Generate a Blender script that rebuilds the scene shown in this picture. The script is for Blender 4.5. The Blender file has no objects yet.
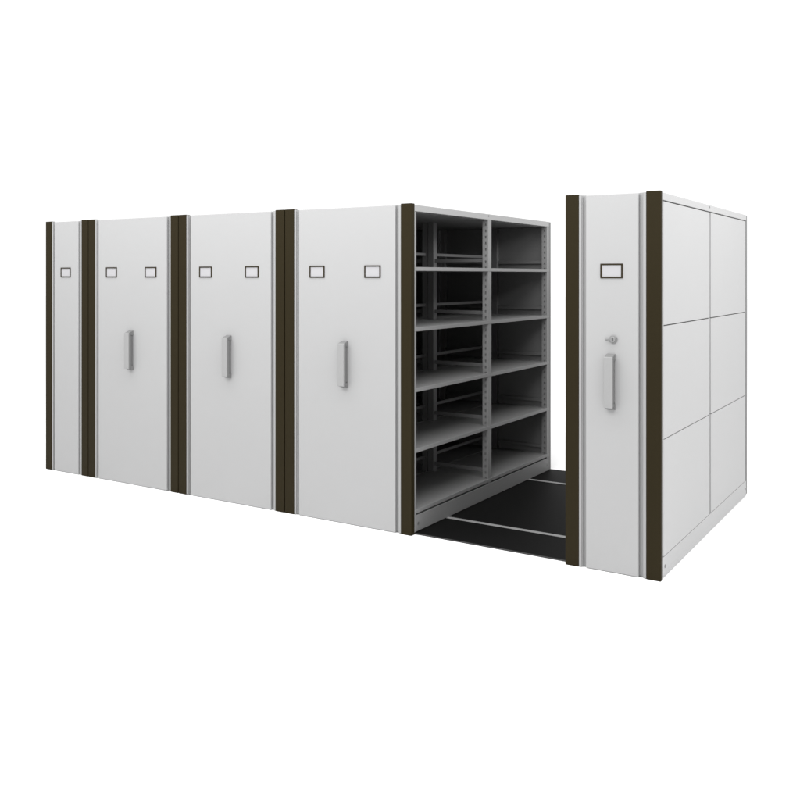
import bpy, bmesh, math, random
from mathutils import Vector, Matrix

sc = bpy.context.scene
C = sc.collection

# ------------------------------------------------------------------ materials
def mat(name, rgb, rough=.45, spec=.35, metal=0., grain=.03, bump=.0, gscale=260.):
    m = bpy.data.materials.new(name); m.use_nodes = True
    nt = m.node_tree; b = nt.nodes['Principled BSDF']
    b.inputs['Roughness'].default_value = rough
    b.inputs['Specular IOR Level'].default_value = spec
    b.inputs['Metallic'].default_value = metal
    tc = nt.nodes.new('ShaderNodeTexCoord')
    nz = nt.nodes.new('ShaderNodeTexNoise'); nz.inputs['Scale'].default_value = 3.1
    nz.inputs['Detail'].default_value = 4
    nt.links.new(tc.outputs['Object'], nz.inputs['Vector'])
    mx = nt.nodes.new('ShaderNodeMix'); mx.data_type = 'RGBA'
    mx.inputs['A'].default_value = (*[c*(1-grain) for c in rgb], 1)
    mx.inputs['B'].default_value = (*[min(1, c*(1+grain)) for c in rgb], 1)
    nt.links.new(nz.outputs['Fac'], mx.inputs['Factor'])
    nt.links.new(mx.outputs['Result'], b.inputs['Base Color'])
    if bump:
        n2 = nt.nodes.new('ShaderNodeTexNoise'); n2.inputs['Scale'].default_value = gscale
        nt.links.new(tc.outputs['Object'], n2.inputs['Vector'])
        bp = nt.nodes.new('ShaderNodeBump'); bp.inputs['Strength'].default_value = bump
        bp.inputs['Distance'].default_value = .001
        nt.links.new(n2.outputs['Fac'], bp.inputs['Height'])
        nt.links.new(bp.outputs['Normal'], b.inputs['Normal'])
    return m

PAINT = mat('powder_coated_light_grey', (.33, .33, .331), .5, .25, grain=.012, bump=.05)
FACE  = mat('facade_light_grey', (.298, .298, .299), .5, .25, grain=.012, bump=.05)
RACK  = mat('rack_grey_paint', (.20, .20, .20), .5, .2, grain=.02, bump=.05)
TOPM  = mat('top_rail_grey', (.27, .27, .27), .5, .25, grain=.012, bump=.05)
INNER_SHADE = mat('inner_frame_shade_grey', (.125, .125, .125), .5, .2, grain=.02, bump=.05)  # darker than the rack grey: interior shade painted into the colour
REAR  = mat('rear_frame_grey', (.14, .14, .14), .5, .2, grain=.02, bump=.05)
ALU   = mat('satin_aluminium_trim', (.26, .26, .26), .5, .3, grain=.02)
POST  = mat('dark_olive_extrusion', (.0168, .0128, .0055), .55, .06, grain=.05)
BLACK = mat('black_platform_board', (.0048, .0048, .0048), .6, .04, grain=.1, bump=.1)
TRIM  = mat('dark_edge_trim', (.045, .045, .045), .5, .1)
RAILM = mat('steel_rail', (.26, .26, .26), .5, .3, grain=.04)
HANDM = mat('grey_handle_plastic', (.245, .245, .245), .5, .2, grain=.01)
HAND_SHADE = mat('handle_body_shade_grey', (.15, .15, .15), .5, .2)  # darker than the cap: shade on the handle sides put into the colour
SLOTM = mat('handle_recess_shade', (.13, .13, .13), .6, .15)  # core darkened further, recess shade put into its colour
LOCKM = mat('brushed_lock_metal', (.20, .20, .20), .35, .5, metal=.3)
FRAME = mat('label_frame_dark', (.022, .017, .009), .5, .1)
CARD  = mat('label_card', (.325, .322, .332), .6, .2, grain=.005)
KEYM  = mat('keyhole_dark', (.02, .02, .02), .5, .2)
SCREW = mat('screw_steel', (.16, .16, .16), .4, .4, metal=.5)
FLOOR = mat('white_floor', (.93, .93, .93), .8, .0, grain=.003)

# ------------------------------------------------------------------ mesh helpers
class MB:
    def __init__(s): s.bm = bmesh.new()
    def box(s, x0, x1, y0, y1, z0, z1, bev=0., seg=2):
        t = bmesh.new(); bmesh.ops.create_cube(t, size=1)
        for v in t.verts:
            v.co = Vector(((x0+x1)/2 + v.co.x*(x1-x0), (y0+y1)/2 + v.co.y*(y1-y0), (z0+z1)/2 + v.co.z*(z1-z0)))
        if bev: bmesh.ops.bevel(t, geom=t.edges[:], offset=bev, segments=seg, profile=.5, affect='EDGES')
        s._add(t); return s
    def prism(s, pts, z0, z1, bev=0.):           # pts = outline in the XY plane
        t = bmesh.new()
        vs = [t.verts.new((x, y, z0)) for x, y in pts]
        f = t.faces.new(vs)
        r = bmesh.ops.extrude_face_region(t, geom=[f])
        for g in r['geom']:
            if isinstance(g, bmesh.types.BMVert): g.co.z = z1
        bmesh.ops.recalc_face_normals(t, faces=t.faces[:])
        if bev:
            es = [e for e in t.edges if abs(e.verts[0].co.z - e.verts[1].co.z) < 1e-6]
            bmesh.ops.bevel(t, geom=es, offset=bev, segments=2, profile=.5, affect='EDGES')
        s._add(t); return s
    def prism_yz(s, pts, x0, x1, bev=0.):        # pts = outline in the YZ plane
        t = bmesh.new()
        vs = [t.verts.new((x0, y, z)) for y, z in pts]
        f = t.faces.new(vs)
        r = bmesh.ops.extrude_face_region(t, geom=[f])
        for g in r['geom']:
            if isinstance(g, bmesh.types.BMVert): g.co.x = x1
        bmesh.ops.recalc_face_normals(t, faces=t.faces[:])
        if bev: bmesh.ops.bevel(t, geom=t.edges[:], offset=bev, segments=2, profile=.5, affect='EDGES')
        s._add(t); return s
    def cyl(s, c, r, depth, axis='Y', seg=24, r2=None, bev=0.):
        t = bmesh.new()
        bmesh.ops.create_cone(t, cap_ends=True, segments=seg, radius1=r, radius2=r if r2 is None else r2, depth=depth)
        if bev:
            es = [e for e in t.edges if abs(e.verts[0].co.z - e.verts[1].co.z) < 1e-6]
            bmesh.ops.bevel(t, geom=es, offset=bev, segments=2, profile=.5, affect='EDGES')
        R = {'Y': Matrix.Rotation(math.radians(90), 4, 'X'), 'X': Matrix.Rotation(math.radians(90), 4, 'Y'), 'Z': Matrix.Identity(4)}[axis]
        for v in t.verts: v.co = (R @ v.co) + Vector(c)
        s._add(t); return s
    def _add(s, t):
        me = bpy.data.meshes.new('tmp'); t.to_mesh(me); t.free(); s.bm.from_mesh(me); bpy.data.meshes.remove(me)
    def build(s, name, m, parent=None, smooth=False):
        bmesh.ops.recalc_face_normals(s.bm, faces=s.bm.faces[:])
        me = bpy.data.meshes.new(name); s.bm.to_mesh(me); s.bm.free()
        me.materials.append(m)
        if smooth:
            for p in me.polygons: p.use_smooth = True
        o = bpy.data.objects.new(name, me); C.objects.link(o)
        if parent: o.parent = parent
        return o

def tag(o, label=None, cat=None, group=None, kind=None):
    if label: o['label'] = label
    if cat: o['category'] = cat
    if group: o['group'] = group
    if kind: o['kind'] = kind

# ------------------------------------------------------------------ dimensions
H = 2.1                                   # height of the dark posts
D = 2.24                                  # depth of a unit, front to back
SH = [1.697, 1.311, .925, .539, .153]     # shelf tops
TH = .024
YM0, YM1 = 1.074, 1.127                   # middle frame
YB0, YB1 = 2.157, 2.199                   # rear frame

def shift(poly, dx=0, flip=1): return [(x*flip+dx, y) for x, y in poly]

def upright(parent, x0, x1, y0, y1, slots=True):
    """boxed column, its front web pierced by a row of slots"""
    m = MB(); z0, z1 = .118, 2.05; w = .002
    cx = (x0+x1)/2 + .003
    sx0, sx1 = cx-.006, cx+.006
    yf = y0
    if slots:
        m.box(x0, sx0, yf, yf+w, z0, z1); m.box(sx1, x1-w, yf, yf+w, z0, z1)
        z = z0; pitch = .0454; hs = .0185
        while z < z1 - pitch:
            m.box(sx0, sx1, yf, yf+w, z, z+pitch-hs); z += pitch
        m.box(sx0, sx1, yf, yf+w, z, z1)
        m.box(sx0-.008, sx1+.008, yf+.012, yf+.0135, z0, z1)  # filler sheet added behind the slots so they look less black
    else:
        m.box(x0, x1-w, yf, yf+w, z0, z1)
    m.box(x1-w, x1, yf, y1, z0, z1)
    m.box(x0, x0+w, yf+w, y1, z0, z1)
    m.box(x0+w, x1-w, y1-w, y1, z0, z1)
    return m.build('upright', RACK if slots else INNER_SHADE, parent)

def handle(parent, xl, z0, z1, y):
    # bar handle, .05 proud, its ends sloping back to the panel
    w = .048
    p = .052
    h = MB()
    h.prism_yz([(y-p+.004, z0+.012), (y-.004, z0-.004), (y+.001, z0-.004), (y+.001, z0+.03), (y-.024, z0+.03),
                (y-.024, z1-.03), (y+.001, z1-.03), (y+.001, z1+.006), (y-.004, z1+.006), (y-p+.004, z1-.010)],
               xl, xl+w, .0015)
    o = h.build('handle', HAND_SHADE, parent)
    MB().box(xl-.0008, xl+w+.0008, y-p, y-p+.0105, z0+.010, z1-.009, .003, 3).build('handle_cap', HANDM, o)
    MB().box(xl+.004, xl+w-.004, y-.0235, y+.001, z0+.032, z1-.032, .001).build('handle_core', SLOTM, o)
    for zz in (z1-.018, z0+.012):
        MB().cyl((xl+w+.001, y-.03, zz), .005, .004, 'X', 16, bev=.0008).build('screw', SCREW, o)
    return o

def label_holder(parent, xl, y):
    w, h, z1, b = .127, .081, 1.709, .0085
    z0 = z1-h; t = .005
    m = MB()
    m.box(xl, xl+w, y-t, y+.001, z1-b, z1, .001, 1); m.box(xl, xl+w, y-t, y+.001, z0, z0+b, .001, 1)
    m.box(xl, xl+b, y-t+.0003, y+.001, z0+b, z1-b); m.box(xl+w-b, xl+w, y-t+.0003, y+.001, z0+b, z1-b)
    o = m.build('label_holder', FRAME, parent)
    MB().box(xl+b, xl+w-b, y-.0012, y+.001, z0+b, z1-b).build('label_card', CARD, o)
    return o

def side_cladding(root, xs, sgn):
    """closed side: 3 x 2 pans hung between the uprights. xs = plane of the side, sgn = +1 faces +X"""
    def bx(m, a, b, y0, y1, z0, z1, bev=0.):
        xa, xb = xs - sgn*a, xs - sgn*b
        return m.box(min(xa, xb), max(xa, xb), y0, y1, z0, z1, bev)
    for (y0, y1) in ((.062, 1.066), (1.119, 2.168)):
        for (z0, z1) in ((1.374, 2.046), (.756, 1.3685), (.1195, .7515)):
            bx(MB(), .002, .022, y0, y1, z0, z1, .0025).build('side_panel', PAINT, root)
    for (y0, y1, a) in ((.037, .0605, .003), (1.0665, 1.086, .0025), (1.0865, 1.1185, .03), (2.1685, 2.186, .003)):
        bx(MB(), a, .05, y0, y1, .122, 2.046, .0012).build('side_upright', PAINT, root)
    bx(MB(), .0225, .025, .05, 2.18, .126, 2.045).build('backing_sheet', PAINT, root)

def make_unit(W, sides, handles, plates, lock=False):
    """W = width; local x runs 0..W, front of the posts at y=0. sides: 'open'/'closed' for (left, right)"""
    root = bpy.data.objects.new('mobile_shelving_unit', None); C.objects.link(root)
    root.empty_display_size = .2
    g = .0025
    PW = .080
    # dark posts with rounded outer corners
    r = .012
    def post_outline(flip, dx):
        pts = [(g, .040)]
        pts += [(g+.006*(1-math.cos(a)), .006*(1-math.sin(a))) for a in [i*math.pi/2/4 for i in range(5)]]
        pts += [(g+PW-.003, 0.), (g+PW, .003), (g+PW, .040)]
        return [(x*flip+dx, y) for x, y in pts]
    for flip, dx in ((1, 0), (-1, W)):
        m = MB().prism(post_outline(flip, dx), .001, H, .0025); m.build('edge_post', POST, root)
        # aluminium channel: a light lip by the post, then a groove next to the panel
        a, b = g+PW+.0003, g+PW+.016
        c = g+PW+.0415
        xa, xb, xc = (a, b, c) if flip == 1 else (W-a, W-b, W-c)
        m = MB().box(min(xa, xb), max(xa, xb), .004, .0395, .004, H-.005, .0015)
        m.box(min(xb, xc), max(xb, xc), .024, .0395, .004, H-.005)
        # small rib in the groove
        xm = xb + (.006 if flip == 1 else -.006)
        m.box(min(xb, xm), max(xb, xm), .012, .0239, .004, H-.005, .001)
        m.build('trim_channel', ALU, root)
    px0, px1 = g+PW+.042, W-g-PW-.042
    MB().box(px0, px1, .002, .0395, .003, H-.006, .004, 3).build('front_panel', FACE, root)
    # end plates
    MB().box(.003, W-.003, .040, .0445, .012, H-.007).build('end_plate', PAINT, root)
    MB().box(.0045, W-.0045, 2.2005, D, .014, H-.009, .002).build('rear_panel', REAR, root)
    for x in handles: handle(root, x, .905, 1.205, .002)
    for x in plates: label_holder(root, x, .002)
    if lock:
        lx, lz, y = lock, 1.291, .002
        m = MB().cyl((lx, y-.004, lz), .0225, .010, bev=.002, seg=32).cyl((lx, y-.012, lz), .0165, .010, bev=.002, seg=32)
        o = m.build('lock', LOCKM, root)
        MB().box(lx-.0025, lx+.0025, y-.0185, y-.016, lz-.010, lz+.010).build('keyhole', KEYM, o)
        m = MB().box(lx-.046, lx-.018, y-.010, y+.001, lz-.0065, lz+.0055, .003)
        m.cyl((lx+.017, y-.011, lz+.009), .005, .008, seg=12).cyl((lx-.021, y-.011, lz-.004), .005, .008, seg=12)
        m.build('lock_latch', LOCKM, o)
    # top and base
    m = MB().box(.003, W-.003, .045, 2.2, 2.052, H-.007, .002)
    m.build('top_cover', PAINT if 'closed' in sides else TOPM, root)
    MB().box(.035, W-.035, .05, 2.19, 2.046, 2.0515).build('ceiling_shade_sheet', INNER_SHADE, root)  # dark sheet added so the underside of the top looks shaded
    basemat = PAINT if 'closed' in sides else RACK
    b = MB().box(.004, W-.004, .045, 2.2, .0125, .1165, .002).build('base', basemat, root)
    for sx, xs in ((-1, .004), (1, W-.004)):
        for y in (.085, 2.165): MB().cyl((xs+sx*.001, y, .062), .009, .004, 'X', 16, bev=.001).build('screw', SCREW, b)
    for sx, xs in ((-1, .003), (1, W-.003)):
        m = MB()
        m.cyl((xs+sx*.0006, 1.08, 2.079), .006, .003, 'X', 12)
        m.build('screw', SCREW, root)
    # halves of the rack
    double = W > .8
    halves = [(0, W/2), (W/2, W)] if double else [(0, W)]
    for hi, (h0, h1) in enumerate(halves):
        a0 = .004 if h0 == 0 else h0+.003
        a1 = W-.004 if h1 == W else h1-.003
        cw = .046
        if 'closed' in sides and hi == (0 if sides[0] == 'closed' else len(halves)-1):
            if sides[0] == 'closed': a0 = .052
            else: a1 = W-.052
        for y0, y1 in ((.0475, .062), (YM0, YM1), (YB0, YB1)):
            upright(root, a0, a0+cw, y0, y1, h0 == 0); upright(root, a1-cw, a1, y0, y1, h1 == W)
        for k, zt in enumerate(SH):
            for (y0, y1) in ((.046, 1.0995), (1.1005, 2.1995)):
                m = MB()
                ax0, ax1 = a0-.002, a1+.002
                if h0 != 0 or False: ax0 = a0+.002
                if h1 != W: ax1 = a1-.002
                m.box(ax0, ax1, y0, y1, zt-TH, zt, .0015)
                m.build('shelf', RACK, root)
                # stop rail along the back edge of the shelf
                if double and hi == 0:
                    xr = h1-.022
                    MB().box(xr-.004, xr+.004, (.062 if y0 < .5 else YM1), (YM0 if y0 < .5 else YB0), zt+.096, zt+.118, .001).build('stop_rail', INNER_SHADE, root)
            for (y0, y1) in ((YM0, YM1), (YB0, YB1)):
                yc = (y0+y1)/2
                MB().box(a0+cw, a1-cw, yc-.004, yc+.004, zt+.046, zt+.072, .001).build('cross_rail', INNER_SHADE, root)
    if sides[0] == 'closed': side_cladding(root, .002, -1)
    if sides[1] == 'closed': side_cladding(root, W-.002, 1)
    return root

def copy_unit(src):
    r = src.copy(); C.objects.link(r)
    for ch in list(src.children):
        c = ch.copy(); C.objects.link(c); c.parent = r
        for g_ in list(ch.children):
            d = g_.copy(); C.objects.link(d); d.parent = c
    return r

# ------------------------------------------------------------------ the five units
WD = 1.034
dbl = make_unit(WD, ('open', 'open'), [.491], [.220, .672])
G = 'double-width shelving units pushed together'
dbl.location = (-2.6035, 0, 0)
tag(dbl, 'wide shelving unit whose bare side shelves face the open aisle', 'shelving unit', G)
u3 = copy_unit(dbl); u3.location = (-3.6385, 0, 0)
tag(u3, 'wide shelving unit in the closed row, third front counted from its left end', 'shelving unit', G)
u2 = copy_unit(dbl); u2.location = (-4.6735, 0, 0)
tag(u2, 'wide shelving unit directly right of the narrow one without a handle', 'shelving unit', G)
u1 = make_unit(.5515, ('closed', 'open'), [], [.205])
u1.location = (-5.2265, 0, 0)
tag(u1, 'narrow shelving unit at the far left end, with one label frame and no handle', 'shelving unit')
u5 = make_unit(.5485, ('open', 'closed'), [.247], [.210], lock=.284)
u5.location = (-.5465, 0, 0)
tag(u5, 'narrow shelving unit standing alone across the aisle, with a lock and closed white side panels', 'shelving unit')

# ------------------------------------------------------------------ track platform
plat = bpy.data.objects.new('track_platform', None); C.objects.link(plat)
tag(plat, 'flat black floor platform with two steel rails, seen in the aisle under the units', 'platform')
PX0, PX1 = -5.20, -.03
MB().box(PX0, PX1, .052, 2.262, .0005, .008).build('platform_board', BLACK, plat)
for yc in (.472, 1.805):
    MB().box(PX0, PX1, yc-.017, yc+.017, .0082, .0118, .001).build('rail', RAILM, plat)
MB().box(PX0, PX1, .046, .0518, .0005, .0085, .001).build('edge_trim', TRIM, plat)

# ------------------------------------------------------------------ floor
fl = MB().box(-60, 60, -60, 60, -.05, 0).build('floor', FLOOR)
tag(fl, kind='structure')

# ------------------------------------------------------------------ world and lamps
w = bpy.data.worlds.new('World'); sc.world = w; w.use_nodes = True
bg = w.node_tree.nodes['Background']
bg.inputs['Color'].default_value = (1, 1, 1, 1); bg.inputs['Strength'].default_value = 1.14

def area(name, loc, target, sx, sy, power, spread=180):
    l = bpy.data.lights.new(name, 'AREA'); l.shape = 'RECTANGLE'; l.size = sx; l.size_y = sy; l.energy = power
    l.spread = math.radians(spread)
    o = bpy.data.objects.new(name, l); C.objects.link(o); o.location = loc
    o.rotation_euler = (Vector(target)-Vector(loc)).to_track_quat('-Z', 'Y').to_euler()
    return o
area('added_overhead_light', (-1.8, -1.2, 5.2), (-1.9, -.2, 0), 9, 2, 300)  # unseen lamp, added to brighten the fronts towards the top
area('added_front_light', (-2.5, -4.2, 4.2), (-2.5, 0, 3.1), 9, 1.5, 120, 95)  # unseen lamp, added so the fronts darken downwards
area('added_side_light', (4.2, .9, 4.2), (0, 1.2, 3.2), 5.0, 1.5, 105, 100)  # unseen lamp, added to lift the closed right-hand side

# ------------------------------------------------------------------ camera
cam = bpy.data.cameras.new('camera'); co = bpy.data.objects.new('camera', cam); C.objects.link(co)
co.location = (1.3811, -4.7852, 1.6432)
fwd = Vector((-.53598, .84441, 0))
co.rotation_euler = fwd.to_track_quat('-Z', 'Y').to_euler()
cam.sensor_width = 36; cam.lens = 892/800*36
cam.shift_y = -(400-275.5)/800
cam.clip_end = 500
sc.camera = co

sc.view_settings.view_transform = 'Standard'; sc.view_settings.look = 'None'
sc.view_settings.exposure = 0; sc.view_settings.gamma = 1
sc.render.engine = 'CYCLES'
sc.cycles.max_bounces = 8; sc.cycles.diffuse_bounces = 4
sc.cycles.use_denoising = True
